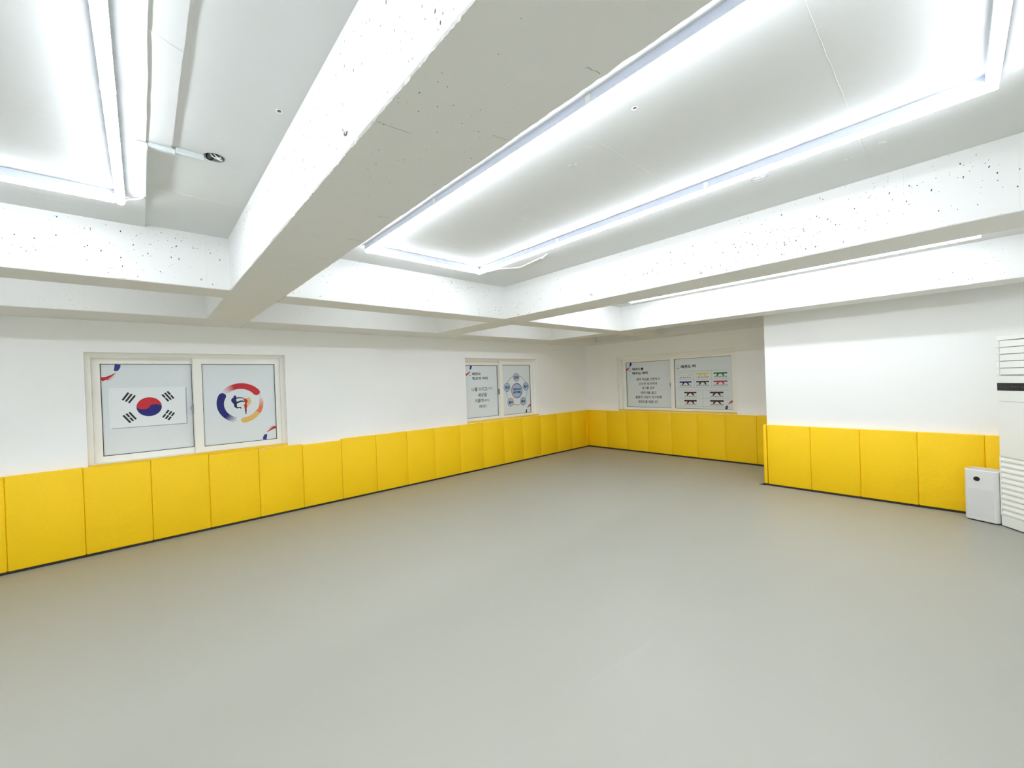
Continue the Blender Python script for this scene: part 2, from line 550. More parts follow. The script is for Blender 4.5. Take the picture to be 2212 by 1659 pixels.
def window(n, loc, rz, W, lp, rp, stile):
    """lp, rp: pane rectangles (u0,u1,v0,v1) with v measured from the floor; stile: start of the front sash's meeting stile"""
    r = bpy.data.objects.new('window_%d' % n, None)
    COL.objects.link(r)
    r['kind'] = 'structure'
    r.location = loc
    r.rotation_euler = (0, 0, rz)
    z0, z1 = SILL, HEAD
    f = 0.038
    bm = bmesh.new()
    for b in ((0, W, 0.10, 0.22, z1 - f, z1), (0, W, 0.10, 0.22, z0, z0 + 0.026), (0, f, 0.10, 0.22, z0 + 0.026, z1 - f), (W - f, W, 0.10, 0.22, z0 + 0.026, z1 - f)):
        bm_box(bm, *b)
    # sliding rails standing proud inside the frame
    bm_box(bm, f, W - f, 0.118, 0.122, z1 - f - 0.012, z1 - f)
    bm_box(bm, f, W - f, 0.170, 0.174, z1 - f - 0.012, z1 - f)
    link('window_frame', bm_mesh(bm, 'window_frame'), M_FRAME, r)
    lo, hi = z0 + 0.026, z1 - f
    L = sash(r, 'sash', f, lp[1] + 0.07, lo, hi - 0.004, *lp, 0.176, 0.216)
    R = sash(r, 'sash', stile, W - f, lo, hi - 0.004, *rp, 0.124, 0.166)
    zl = 1.40
    bm = bmesh.new()
    bm_box(bm, stile - 0.016, stile + 0.002, 0.138, 0.172, zl - 0.055, zl + 0.055)
    bm_box(bm, stile - 0.024, stile - 0.006, 0.128, 0.150, zl - 0.005, zl + 0.03)
    bmesh.ops.bevel(bm, geom=bm.edges[:], offset=0.003, segments=1, affect='EDGES')
    link('latch', bm_mesh(bm, 'latch'), M_STEEL, r)
    return r


U1 = lambda y: y - W1Y0
U2 = lambda y: y - W2Y0
U3 = lambda x: x - W3X0
P1 = (U1(-8.037), U1(-7.278), 0.952, 1.929)
P2 = (U1(-7.189), U1(-6.428), 0.948, 1.926)
P3 = (U2(-3.335), U2(-2.549), 0.930, 1.918)
P4 = (U2(-2.467), U2(-1.695), 0.926, 1.921)
P5 = (U3(0.903), U3(1.940), 0.932, 1.912)
P6 = (U3(2.030), U3(3.107), 0.930, 1.917)
window(1, (WX, W1Y0, 0), PI / 2, W1Y1 - W1Y0, P1, P2, P1[1] + 0.004)
window(2, (WX, W2Y0, 0), PI / 2, W2Y1 - W2Y0, P3, P4, P3[1] + 0.002)
window(3, (W3X0, WY, 0), 0.0, W3X1 - W3X0, P5, P6, P5[1] + 0.012)

# ------------------------------------------------------------------ yellow pads


def pad_mesh(w, h, t, bevel=0.010):
    bm = bmesh.new()
    bm_box(bm, -w / 2, w / 2, -t, 0, 0, h)
    bmesh.ops.bevel(bm, geom=bm.edges[:], offset=bevel, segments=2, profile=0.5, affect='EDGES')
    me = bm_mesh(bm, 'wall_pad', True)
    me.materials.append(M_PAD)
    return me


_pads = {}


def pad(u0, u1, base, h, t, loc_fn, rz, label, group):
    w = round(u1 - u0 - 0.0006, 4)
    key = (w, round(h, 3), t)
    if key not in _pads:
        _pads[key] = pad_mesh(w, h, t)
    o = bpy.data.objects.new('wall_pad', _pads[key])
    COL.objects.link(o)
    o.location = loc_fn((u0 + u1) / 2, base)
    o.rotation_euler = (0, 0, rz)
    return tag(o, label, 'wall pad', group)


ORD = ['first', 'second', 'third', 'fourth', 'fifth', 'sixth', 'seventh', 'eighth', 'ninth', 'tenth', 'eleventh', 'twelfth',
       'thirteenth', 'fourteenth', 'fifteenth', 'sixteenth', 'seventeenth', 'eighteenth']
SY = [-9.168, -8.665, -8.172, -7.672, -7.174, -6.676, -6.177, -5.674, -5.171, -4.667, -4.165, -3.660, -3.149, -2.639, -2.135, -1.618, -1.100, -0.591, -0.085]
SX = [0.0, 0.5135, 1.0168, 1.5192, 2.0241, 2.5281, 3.0278, 3.5315, 3.985]
GL = 'yellow pads along the two-window wall'
nl = len(SY) - 1
for i in range(nl):
    y0, y1 = SY[i], SY[i + 1]
    c = (y0 + y1) / 2
    k = nl - i           # counted from the room corner
    where = ''
    if i in (2, 3, 4, 5):
        where = ' below the flag window'
    elif 11 <= i <= 14:
        where = ' below the pentagon-chart window'
    lab = 'yellow wall pad, %s from the room corner on the two-window wall%s' % (ORD[k - 1], where)
    top = {0: 0.886, 1: 0.887, 2: 0.880, 3: 0.876, 4: 0.870, 5: 0.859, 6: 0.846, 7: 0.867, 8: 0.865, 9: 0.860, 10: 0.860}.get(i, 0.856)
    h = top - 0.022
    t = 0.05
    jit = random.uniform(-0.0015, 0.0015)
    pad(y0, y1, 0.022, round(h, 4), t, lambda u, b, j=jit: (WX + j, u, b), PI / 2, lab, GL)
o = pad(-0.085, 0.046, 0.022, 0.832, 0.05, lambda u, b: (WX, u, b), PI / 2, 'narrow yellow filler pad closing the corner of the two padded walls', None)
GB = 'yellow pads below the belt-chart window wall'
for i in range(len(SX) - 1):
    lab = 'yellow wall pad on the belt-chart window wall, %s from the room corner' % ORD[i]
    pad(SX[i] + (0.001 if i == 0 else 0), SX[i + 1], 0.022, 0.832, 0.05, lambda u, b: (u, WY, b), 0.0, lab, GB)
GP = 'yellow pads on the projecting wall'
PX = [4.0375, 4.5344, 5.0296, 5.5278, 6.026, 6.524]
for i in range(5):
    lab = 'yellow wall pad on the projecting wall, %s from its free edge' % ORD[i]
    if i == 4:
        lab = 'yellow wall pad on the projecting wall, partly hidden behind the air conditioner'
    pad(PX[i], PX[i + 1], 0.022, 0.829, 0.05, lambda u, b: (u, PYW, b), 0.0, lab, GP)
# the pads on the side face of the projecting wall: the first one shows its edge
pad(PYW - 0.05, PYW + 0.45, 0.022, 0.831, 0.042, lambda u, b: (PXW, u, b), -PI / 2, 'yellow corner pad wrapping the free edge of the projecting wall', None)
# padded sills


def sill(W, loc, rz, d0, d1, label):
    bm = bmesh.new()
    bm_box(bm, 0.004, W - 0.004, d0, d1, SILL, SILL + 0.0235)
    bmesh.ops.bevel(bm, geom=bm.edges[:], offset=0.009, segments=3, profile=0.5, affect='EDGES')
    o = link('sill_pad', bm_mesh(bm, 'sill_pad', True), M_PAD)
    o.location = loc
    o.rotation_euler = (0, 0, rz)
    return tag(o, label, 'sill pad', 'yellow padded window sills')


sill(W1Y1 - W1Y0, (WX, W1Y0, 0), PI / 2, 0.001, 0.0995, 'long yellow padding on the sill of the flag window')
sill(W2Y1 - W2Y0, (WX, W2Y0, 0), PI / 2, 0.001, 0.0995, 'yellow padding on the sill of the pentagon-chart window')
sill(W3X1 - W3X0, (W3X0, WY, 0), 0.0, 0.001, 0.0995, 'yellow padding on the sill of the belt-chart window')

# ------------------------------------------------------------------ window posters (flat printed film)
LY = 0.0007


def ink(parent, name, polys, m, layer):
    bm = bmesh.new()
    for i, p in enumerate(polys):
        vs = [bm.verts.new((u, -LY * layer - 2e-6 * i, v)) for u, v in p]
        try:
            bm.faces.new(vs)
        except ValueError:
            pass
    me = bpy.data.meshes.new(name)
    bmesh.ops.triangulate(bm, faces=bm.faces[:])
    bm.normal_update()
    for f in bm.faces:
        if f.normal.y > 0:
            f.normal_flip()
    bm.to_mesh(me)
    bm.free()
    return link(name, me, m, parent)


_fc = bpy.data.curves.new('lettering_source', 'FONT')
_fo = bpy.data.objects.new('lettering_source', _fc)
COL.objects.link(_fo)


def text(parent, name, body, u, v, height, width, m, layer, bold=0.0, shear=0.0, centre=False):
    """lettering with lower-left corner (u, v) [or centred on u], fitted to height and width"""
    _fc.body = body
    _fc.offset = bold
    _fc.shear = shear
    _fc.resolution_u = 3
    bpy.context.view_layer.update()
    dg = bpy.context.evaluated_depsgraph_get()
    me = bpy.data.meshes.new_from_object(_fo.evaluated_get(dg))
    xs = [q.co.x for q in me.vertices]
    ys = [q.co.y for q in me.vertices]
    x0, x1, y0, y1 = min(xs), max(xs), min(ys), max(ys)
    sx, sy = width / (x1 - x0), height / (y1 - y0)
    ou = u - width / 2 if centre else u
    for q in me.vertices:
        x, y = q.co.x, q.co.y
        q.co = (ou + (x - x0) * sx, -LY * layer, v + (y - y0) * sy)
    me.name = name
    me.materials.clear()
    return link(name, me, m, parent, 'stuff')


def arc(cx, cy, rx, ry, a0, a1, n=24):
    return [(cx + rx * math.cos(a0 + (a1 - a0) * i / n), cy + ry * math.sin(a0 + (a1 - a0) * i / n)) for i in range(n + 1)]


def ellipse(cx, cy, rx, ry, n=36):
    return arc(cx, cy, rx, ry, 0, 2 * PI * (n - 1) / n, n - 1)


def ring(cx, cy, rx, ry, w, a0=0.0, a1=2 * PI, n=40):
    o = arc(cx, cy, rx, ry, a0, a1, n)
    i = arc(cx, cy, rx - w, ry - w, a0, a1, n)
    return [(o[k], o[k + 1], i[k + 1], i[k]) for k in range(n)]


def ribbon(pts, widths, cap=True):
    """filled stroke along pts; widths per point"""
    P = [Vector((a, b)) for a, b in pts]
    L, R = [], []
    for i, p in enumerate(P):
        d = (P[min(i + 1, len(P) - 1)] - P[max(i - 1, 0)]).normalized()
        n = Vector((-d.y, d.x)) * widths[i] / 2
        L.append(p + n); R.append(p - n)
    q = []
    for i in range(len(P) - 1):
        q.append([tuple(L[i]), tuple(L[i + 1]), tuple(R[i + 1]), tuple(R[i])])
    if cap:
        for p, w in ((P[0], widths[0]), (P[-1], widths[-1])):
            q.append(ellipse(p.x, p.y, w / 2, w / 2, 12))
    return q


def brush(cx, cy, rx, ry, a0, a1, w, streaks=5, tail=0.45, head=True):
    """dry-brush arc: solid, round head at a0, breaking into streaks towards a1"""
    n = 22
    am = a0 + (a1 - a0) * (1 - tail)
    pts = arc(cx, cy, rx, ry, a0, am, n)
    q = ribbon(pts, [w * (1.0 - 0.15 * i / n) for i in range(n + 1)], cap=False)
    if head:
        q.append(ellipse(pts[0][0], pts[0][1], w * 0.5, w * 0.5, 14))
    rnd = random.Random(int(cx * 1000 + a0 * 100))
    for k in range(streaks):
        off = (k + 0.5) / streaks - 0.5
        e = am + (a1 - am) * rnd.uniform(0.45, 1.0)
        st = arc(cx, cy, rx + off * w * 0.85, ry + off * w * 0.85, am - (a1 - a0) * 0.03, e, 8)
        q += ribbon(st, [w / streaks * 0.95 * (1 - 0.85 * i / 8) for i in range(9)], cap=False)
    return q


def poster(name, label, wall, pane, dx):
    u0, u1, v0, v1 = pane
    if wall == 1:
        loc, rz = (WX - dx, W1Y0 + u0, v0), PI / 2
    elif wall == 2:
        loc, rz = (WX - dx, W2Y0 + u0, v0), PI / 2
    else:
        loc, rz = (W3X0 + u0, WY + dx, v0), 0.0
    t = thing('window_poster', label, 'poster', loc, rz, 'printed films on the windows')
    g = 0.0055
    box('film', (g, u1 - u0 - g, 0.0, 0.0012, g, v1 - v0 - g), M_FILM, t)
    t['w'] = u1 - u0
    return t


YB, YF = 0.176 + 0.0245, 0.124 + 0.0245    # film planes of the rear and the front sash

# flag poster -----------------------------------------------------
t1 = poster('p', 'pale window film with the red and blue circle flag and black bars', 1, P1, YB)
fc = box('flag_panel', (0.058, 0.694, -0.006, 0.0, 0.289, 0.717), M_CARD, t1)
ink(t1, 'printed_drop_shadow', [[(0.694, 0.296), (0.705, 0.282), (0.705, 0.702), (0.694, 0.708)], [(0.072, 0.289), (0.076, 0.280), (0.705, 0.278), (0.694, 0.289)]], M_SHADE, 1.5)
FL = 9.2   # layers in front of the flag panel
cx, cy, rx, ry = 0.3755, 0.500, 0.1055, 0.1055
tilt = math.radians(-3)


def rot2(p, a):
    return (cx + (p[0] - cx) * math.cos(a) - (p[1] - cy) * math.sin(a), cy + (p[0] - cx) * math.sin(a) + (p[1] - cy) * math.cos(a))


R_ = rx
wave = arc(cx - R_ / 2, cy, R_ / 2, R_ * 0.26, PI, 2 * PI, 20) + arc(cx + R_ / 2, cy, R_ / 2, R_ * 0.26, PI, 0, 20)[1:]
upper = wave + arc(cx, cy, R_, R_, 0, PI, 36)[1:-1]
lower = wave[::-1] + arc(cx, cy, R_, R_, PI, 2 * PI, 36)[1:-1]
ink(fc, 'red_half', [[rot2(p, tilt) for p in upper]], M_RED, FL)
ink(fc, 'blue_half', [[rot2(p, tilt) for p in lower]], M_NAVY, FL)


def bars(ends, broken, w=0.0175):
    """three parallel bars; ends: list of (start, end); broken: which are split"""
    q = []
    for (a, b), br in zip(ends, broken):
        a, b = Vector(a), Vector(b)
        d = (b - a)
        n = Vector((-d.y, d.x)).normalized() * w / 2
        parts = ((0, 0.46), (0.54, 1)) if br else ((0, 1),)
        for s0, s1 in parts:
            p, r = a + d * s0, a + d * s1
            q.append([tuple(p + n), tuple(r + n), tuple(r - n), tuple(p - n)])
    return q


ink(fc, 'trigram', bars([((0.211, 0.664), (0.162, 0.584)), ((0.237, 0.649), (0.187, 0.569)), ((0.263, 0.632), (0.210, 0.552))], (0, 0, 0)), M_INK, FL)
ink(fc, 'trigram', bars([((0.488, 0.631), (0.540, 0.552)), ((0.511, 0.648), (0.563, 0.567)), ((0.534, 0.664), (0.587, 0.580))], (1, 0, 1)), M_INK, FL)
ink(fc, 'trigram', bars([((0.163, 0.420), (0.217, 0.337)), ((0.187, 0.437), (0.240, 0.353)), ((0.211, 0.450), (0.263, 0.369))], (0, 1, 0)), M_INK, FL)
ink(fc, 'trigram', bars([((0.539, 0.450), (0.486, 0.370)), ((0.564, 0.434), (0.510, 0.353)), ((0.587, 0.418), (0.532, 0.337))], (1, 1, 1)), M_INK, FL)


def corner_tl(t, H, k=1.0):
    """blue and red brush strokes cut by the upper corner of the film"""
    ink(t, 'blue_brush_mark', ribbon([(0.136 * k, H - 0.007), (0.132 * k, H - 0.035), (0.122 * k, H - 0.066)], [0.044 * k, 0.046 * k, 0.034 * k], cap=False)
        + [ellipse(0.121 * k, H - 0.066, 0.018 * k, 0.011 * k, 12)], M_BLUE, 1.0)
    ink(t, 'red_brush_mark', ribbon([(0.006, H - 0.164 * (0.3 + 0.7 * k)), (0.05 * k, H - 0.150 * (0.3 + 0.7 * k)), (0.085 * k, H - 0.125), (0.12 * k, H - 0.096)], [0.042 * k, 0.030 * k, 0.016 * k, 0.003], cap=False)
        + ribbon([(0.05 * k, H - 0.175), (0.085 * k, H - 0.150), (0.11 * k, H - 0.125)], [0.008 * k, 0.004, 0.002], cap=False), M_RED, 1.0)


def corner_br(t, W):
    ink(t, 'blue_brush_mark', ribbon([(W - 0.140, 0.007), (W - 0.135, 0.036), (W - 0.126, 0.062)], [0.040, 0.042, 0.036], cap=False) + [ellipse(W - 0.126, 0.062, 0.018, 0.012, 12)], M_BLUE, 1.0)
    ink(t, 'red_brush_mark', ribbon([(W - 0.007, 0.157), (W - 0.045, 0.142), (W - 0.085, 0.118), (W - 0.115, 0.094)], [0.032, 0.026, 0.014, 0.003], cap=False)
        + ribbon([(W - 0.03, 0.172), (W - 0.065, 0.155), (W - 0.09, 0.136)], [0.010, 0.006, 0.002], cap=False), M_RED, 1.0)


H1 = P1[3] - P1[2]
corner_tl(t1, H1)


def emblem(t, cx, cy, R, layer=1.0, mono=False):
    """brush-ring emblem with two sparring figures"""
    k = R / 0.25
    mr, mb, my, mo, mn = (M_INK,) * 5 if mono else (M_RED, M_NAVY, M_GOLD, M_ORANGE, M_NAVY)
    if mono:
        ink(t, 'emblem', brush(cx, cy, R * 0.8, R * 0.9, math.radians(200), math.radians(345), R * 0.32, 3, 0.3)
            + ribbon([(cx, cy + R * 1.0), (cx, cy + R * 0.1)], [R * 0.22, R * 0.14]) + ribbon([(cx - R * 0.3, cy + R * 0.6), (cx + R * 0.3, cy + R * 0.5)], [R * 0.15, R * 0.1]), M_GREY, layer)['kind'] = 'stuff'
        return
    ink(t, 'red_ring_stroke', brush(cx, cy, 0.215 * k, 0.215 * k, math.radians(38), math.radians(150), 0.080 * k, 6, 0.38), mr, layer)
    ink(t, 'blue_ring_stroke', brush(cx, cy, 0.212 * k, 0.212 * k, math.radians(153), math.radians(262), 0.078 * k, 6, 0.34), mb, layer)
    ink(t, 'gold_ring_stroke', brush(cx, cy, 0.215 * k, 0.215 * k, math.radians(277), math.radians(335), 0.066 * k, 5, 0.12), my, layer)
    ink(t, 'orange_ring_stroke', brush(cx, cy, 0.220 * k, 0.220 * k, math.radians(326), math.radians(392), 0.055 * k, 5, 0.75, head=False), mo, layer + 0.4)

    def L(*pw):
        q = ribbon([(cx + a * k, cy + b * k) for a, b, _ in pw], [w * k for _, _, w in pw])
        return q + [ellipse(cx + a * k, cy + b * k, w * k / 2, w * k / 2, 12) for a, b, w in pw[1:-1]]
    blue = [ellipse(cx - 0.062 * k, cy + 0.082 * k, 0.016 * k, 0.019 * k, 14)]
    blue += [ellipse(cx - 0.074 * k, cy + 0.040 * k, 0.027 * k, 0.035 * k, 20), ellipse(cx - 0.062 * k, cy + 0.012 * k, 0.022 * k, 0.024 * k, 16)]
    blue += L((-0.060, 0.002, 0.036), (-0.058, -0.036, 0.028))
    blue2 = L((-0.058, -0.036, 0.026), (-0.04, -0.055, 0.018), (-0.008, -0.050, 0.012)) + L((-0.006, -0.05, 0.012), (-0.004, -0.066, 0.008))
    blue2 += L((-0.064, 0.062, 0.018), (-0.02, 0.070, 0.014), (0.020, 0.066, 0.010)) + L((-0.055, 0.006, 0.024), (0.0, 0.026, 0.018), (0.045, 0.022, 0.012))
    ink(t, 'blue_fighter', blue, mn, layer + 0.4)
    ink(t, 'dark_limbs', blue2, M_INK, layer + 0.5)
    gold = [ellipse(cx + 0.082 * k, cy + 0.050 * k, 0.018 * k, 0.020 * k, 14)] + [ellipse(cx + 0.088 * k, cy + 0.018 * k, 0.020 * k, 0.030 * k, 20), ellipse(cx + 0.074 * k, cy - 0.012 * k, 0.016 * k, 0.022 * k, 16)]
    ink(t, 'gold_fighter', gold, my, layer + 0.6)
    red = L((0.075, 0.030, 0.020), (0.040, 0.038, 0.016), (0.022, 0.064, 0.010)) + L((0.060, 0.020, 0.030), (0.050, -0.03, 0.034), (0.046, -0.07, 0.022), (0.050, -0.105, 0.014))
    red += L((0.045, 0.05, 0.012), (0.070, 0.05, 0.008))
    ink(t, 'red_fighter', red, mr, layer + 0.5)
    ink(t, 'dark_foot', L((0.046, -0.085, 0.014), (0.048, -0.135, 0.011)), M_INK, layer + 0.7)
    ink(t, 'belt_end', L((0.022, -0.022, 0.004), (0.045, -0.03, 0.006)), M_INK, layer + 0.7)


# emblem poster
t2 = poster('p', 'window film with brush-stroke ring around two sparring martial artists', 1, P2, YF)
emblem(t2, 0.381, 0.490, 0.25)
corner_br(t2, P2[1] - P2[0])

# meaning poster: u in the photo was measured from y = -3.40
D3 = -3.40 - (-3.335)
t3 = poster('p', 'window film with black handwritten slogan lines under a bold two-line title', 2, P3, YB)
x = D3 + 0.0
text(t3, 'title_lettering', '태권도', x + 0.242, 0.800, 0.052, 0.205, M_INK, 1, 0.03)
text(t3, 'title_lettering', '정신의 의미', x + 0.239, 0.712, 0.058, 0.366, M_INK, 1, 0.03)
emblem(t3, x + 0.192, 0.826, 0.034, 1, True)
text(t3, 'slogan_lettering', '나를 이기고', x + 0.219, 0.496, 0.074, 0.365, M_INK, 1, 0.012, 0.1)
text(t3, 'slogan_lettering', '(극기)', x + 0.595, 0.512, 0.052, 0.122, M_INK, 1, 0.0, 0.1)
text(t3, 'slogan_lettering', '세상을', x + 0.356, 0.386, 0.076, 0.22, M_INK, 1, 0.012, 0.1)
text(t3, 'slogan_lettering', '이롭게', x + 0.286, 0.282, 0.072, 0.205, M_INK, 1, 0.012, 0.1)
text(t3, 'slogan_lettering', '(홍익)', x + 0.500, 0.284, 0.056, 0.132, M_INK, 1, 0.0, 0.1)
text(t3, 'slogan_lettering', '하라!', x + 0.376, 0.172, 0.064, 0.183, M_INK, 1, 0.012, 0.1)
H3 = P3[3] - P3[2]
ink(t3, 'blue_brush_mark', ribbon([(x + 0.222, H3 - 0.007), (x + 0.214, H3 - 0.04), (x + 0.200, H3 - 0.07)], [0.042, 0.042, 0.032], cap=False) + [ellipse(x + 0.199, H3 - 0.07, 0.016, 0.011, 12)], M_BLUE, 1)
ink(t3, 'red_brush_mark', ribbon([(x + 0.096, 0.805), (x + 0.13, 0.828), (x + 0.165, 0.850), (x + 0.200, 0.878)], [0.040, 0.026, 0.018, 0.004], cap=False), M_RED, 1)

# five virtues poster
t4 = poster('p', 'window film chart of five small blue circles around a bigger one', 2, P4, YF)
ink(t4, 'link_ring', ring(0.389, 0.482, 0.295, 0.302, 0.006, n=64), M_BROWN, 1)
ink(t4, 'centre_disc', [ellipse(0.388, 0.472, 0.132, 0.140)], M_SKY, 2)
ink(t4, 'centre_ring', ring(0.388, 0.472, 0.150, 0.152, 0.013, PI * 0.5, PI * 1.5), M_RED, 3)
ink(t4, 'centre_ring', ring(0.388, 0.472, 0.150, 0.152, 0.013, -PI * 0.5, PI * 0.5), M_NAVY, 3)
text(t4, 'centre_lettering', '태권도의', 0.390, 0.482, 0.042, 0.205, M_INK, 4, 0.035, centre=True)
text(t4, 'centre_lettering', '5대 덕목', 0.387, 0.416, 0.046, 0.205, M_INK, 4, 0.035, centre=True)
for word, (u, v), rm in (('인내', (0.382, 0.745), M_RED), ('용기', (0.645, 0.551), M_NAVY), ('예의', (0.555, 0.247), M_NAVY), ('봉사', (0.205, 0.247), M_RED), ('정의', (0.123, 0.549), M_NAVY)):
    ink(t4, 'virtue_back', [ellipse(u, v, 0.086, 0.086)], M_FILM, 2)
    ink(t4, 'virtue_disc', [ellipse(u, v, 0.072, 0.072)], M_SKY, 3)
    ink(t4, 'virtue_ring', ring(u, v, 0.086, 0.085, 0.008), rm, 4)
    text(t4, 'virtue_lettering', word, u, v - 0.030, 0.055, 0.110, M_INK, 5, 0.035, centre=True)
corner_br(t4, P4[1] - P4[0])

# purpose poster
t5 = poster('p', 'window film with six centred lines of black handwriting beneath a bold title', 3, P5, YB)
text(t5, 'title_lettering', '태권도를', 0.150, 0.800, 0.056, 0.266, M_INK, 1, 0.035)
text(t5, 'title_lettering', '배우는 목적', 0.148, 0.708, 0.058, 0.366, M_INK, 1, 0.035)
emblem(t5, 0.098, 0.825, 0.036, 1, True)
for body, u, v, w, h in (('몸과 마음을 단련하고', 0.512, 0.575, 0.536, 0.056), ('강인한 정신력과', 0.510, 0.480, 0.424, 0.054), ('용기를 길러', 0.513, 0.386, 0.286, 0.056),
                         ('약한자를 돕고', 0.512, 0.284, 0.366, 0.056), ('훌륭한 사람이 되기위해', 0.510, 0.188, 0.606, 0.062), ('태권도를 배웁니다', 0.500, 0.090, 0.460, 0.060)):
    text(t5, 'handwritten_lettering', body, u, v, h, w, M_INK, 1, 0.014, 0.12, True)
H5 = P5[3] - P5[2]
ink(t5, 'blue_brush_mark', ribbon([(0.118, H5 - 0.007), (0.110, H5 - 0.045), (0.098, H5 - 0.075)], [0.044, 0.044, 0.036], cap=False) + [ellipse(0.097, H5 - 0.075, 0.018, 0.012, 12)], M_NAVY, 1)
ink(t5, 'red_brush_mark', ribbon([(0.004, 0.815), (0.035, 0.838), (0.065, 0.862), (0.090, 0.885)], [0.048, 0.030, 0.018, 0.004], cap=False), M_RED, 1)

# belt chart poster
t6 = poster('p', 'window film chart of ten coloured martial arts belts in ruled boxes', 3, P6, YF)
text(t6, 'title_lettering', '태권도 띠', 0.131, 0.800, 0.060, 0.292, M_INK, 1, 0.035)
emblem(t6, 0.077, 0.828, 0.040, 1, True)
lw = 0.0035
q = []
for v in (0.729, 0.570, 0.413, 0.3585, 0.2015, 0.0445):
    q.append([(0.057, v), (1.032, v), (1.032, v + lw), (0.057, v + lw)])
for u, a, b in ((0.384, 0.413, 0.729), (0.7085, 0.413, 0.729), (0.541, 0.0445, 0.3585)):
    q.append([(u, a), (u + lw, a), (u + lw, b), (u, b)])
ink(t6, 'ruled_lines', q, M_GREY, 1)


def belt(uc, v, w, m, edge=None, outline=False):
    """knotted belt: level band with two hanging tails; v is the band's middle"""
    h = 0.024

    def shape(g):
        p = [[(uc - w / 2 - g, v - h / 2 - g), (uc + w / 2 + g, v - h / 2 - g), (uc + w / 2 + g, v + h / 2 + g), (uc - w / 2 - g, v + h / 2 + g)]]
        for s in (-1, 1):
            p += ribbon([(uc + s * 0.020, v - 0.002), (uc + s * 0.045, v - 0.024), (uc + s * 0.064, v - 0.056 - g)], [0.022 + 2 * g, 0.024 + 2 * g, 0.022 + 2 * g], cap=False)
        return p
    if outline:
        ink(t6, 'belt_outline', shape(0.0025), M_GREY, 1)
        ink(t6, 'white_belt', shape(-0.001), M_CARD, 2)
        return
    if edge:
        ink(t6, 'belt_edge', [[(a, b - 0.007) for a, b in p] for p in shape(0.0)], edge, 1)
    ink(t6, 'belt_picture', shape(0.0), m, 2)


for uc, v, w, m, edge, out, cap, cv, cw in (
        (0.218, 0.678, 0.246, None, None, True, '흰띠·무급·태극1장', 0.597, 0.232),
        (0.547, 0.679, 0.236, M_YEL, None, False, '노란띠·5급·태극2장', 0.597, 0.232),
        (0.871, 0.676, 0.241, M_GREEN, None, False, '초록띠·4급·태극3장', 0.597, 0.232),
        (0.217, 0.524, 0.239, M_NAVY, None, False, '파란띠·3급·태극4장', 0.440, 0.232),
        (0.546, 0.524, 0.241, M_BROWN, None, False, '밤띠·2급·태극5·6장', 0.440, 0.236),
        (0.870, 0.523, 0.246, M_RED, None, False, '빨간띠·1급·태극7·8장', 0.440, 0.250),
        (0.304, 0.318, 0.238, M_INK, M_RED, False, '품띠·1품(단)·고려', 0.226, 0.232),
        (0.796, 0.318, 0.240, M_INK, M_RED, False, '품띠·2품(단)·금강', 0.226, 0.232),
        (0.302, 0.158, 0.242, M_INK, M_RED, False, '품띠·3품(단)·태백', 0.070, 0.222),
        (0.796, 0.159, 0.242, M_INK, M_RED, False, '품띠·4품(단)·평원', 0.070, 0.232)):
    belt(uc, v, w, m, edge, out)
    text(t6, 'belt_caption', cap, uc, cv, 0.026, cw, M_INK, 1, 0.01, centre=True)
corner_br(t6, P6[1] - P6[0] + 0.02)
bpy.data.objects.remove(_fo)

# ------------------------------------------------------------------ ceiling lights: loops of slim LED battens


def batten(parent, p, q, zc, first_cap=True):
    """one batten from p to q (centre line, xy): housing against the ceiling and a rounded lit cover below"""
    p, q = Vector((p[0], p[1], 0)), Vector((q[0], q[1], 0))
    L = (q - p).length - 0.002
    d = (q - p).normalized()
    ang = math.atan2(d.y, d.x)
    hw = 0.0195
    bm = bmesh.new()
    # stepped aluminium profile
    prof = [(-hw * 0.8, 0.0), (-hw * 0.8, -0.016), (-hw, -0.018), (-hw, -0.041), (hw, -0.041), (hw, -0.018), (hw * 0.8, -0.016), (hw * 0.8, 0.0)]
    r0 = [bm.verts.new((0.0, a, b)) for a, b in prof]
    r1 = [bm.verts.new((L, a, b)) for a, b in prof]
    n = len(prof)
    for k in range(n):
        bm.faces.new((r0[k], r0[(k + 1) % n], r1[(k + 1) % n], r1[k]))
    bm.faces.new(r0); bm.faces.new(r1)
    h = link('housing', bm_mesh(bm, 'housing'), M_HOUSING, parent)
    h.location = (p.x - parent.location.x, p.y - parent.location.y, zc - parent.location.z)
    h.rotation_euler = (0, 0, ang)
    bm = bmesh.new()
    prof = [(-hw * math.cos(t), -0.0415 - 0.0225 * math.sin(t)) for t in [PI * k / 8 for k in range(9)]]
    n = len(prof)
    r0 = [bm.verts.new((0.001, a, b)) for a, b in prof]
    r1 = [bm.verts.new((L - 0.001, a, b)) for a, b in prof]
    for k in range(n):
        bm.faces.new((r0[k], r0[(k + 1) % n], r1[(k + 1) % n], r1[k]))
    bm.faces.new(r0); bm.faces.new(r1)
    link('light_cover', bm_mesh(bm, 'light_cover'), M_LAMP, h)


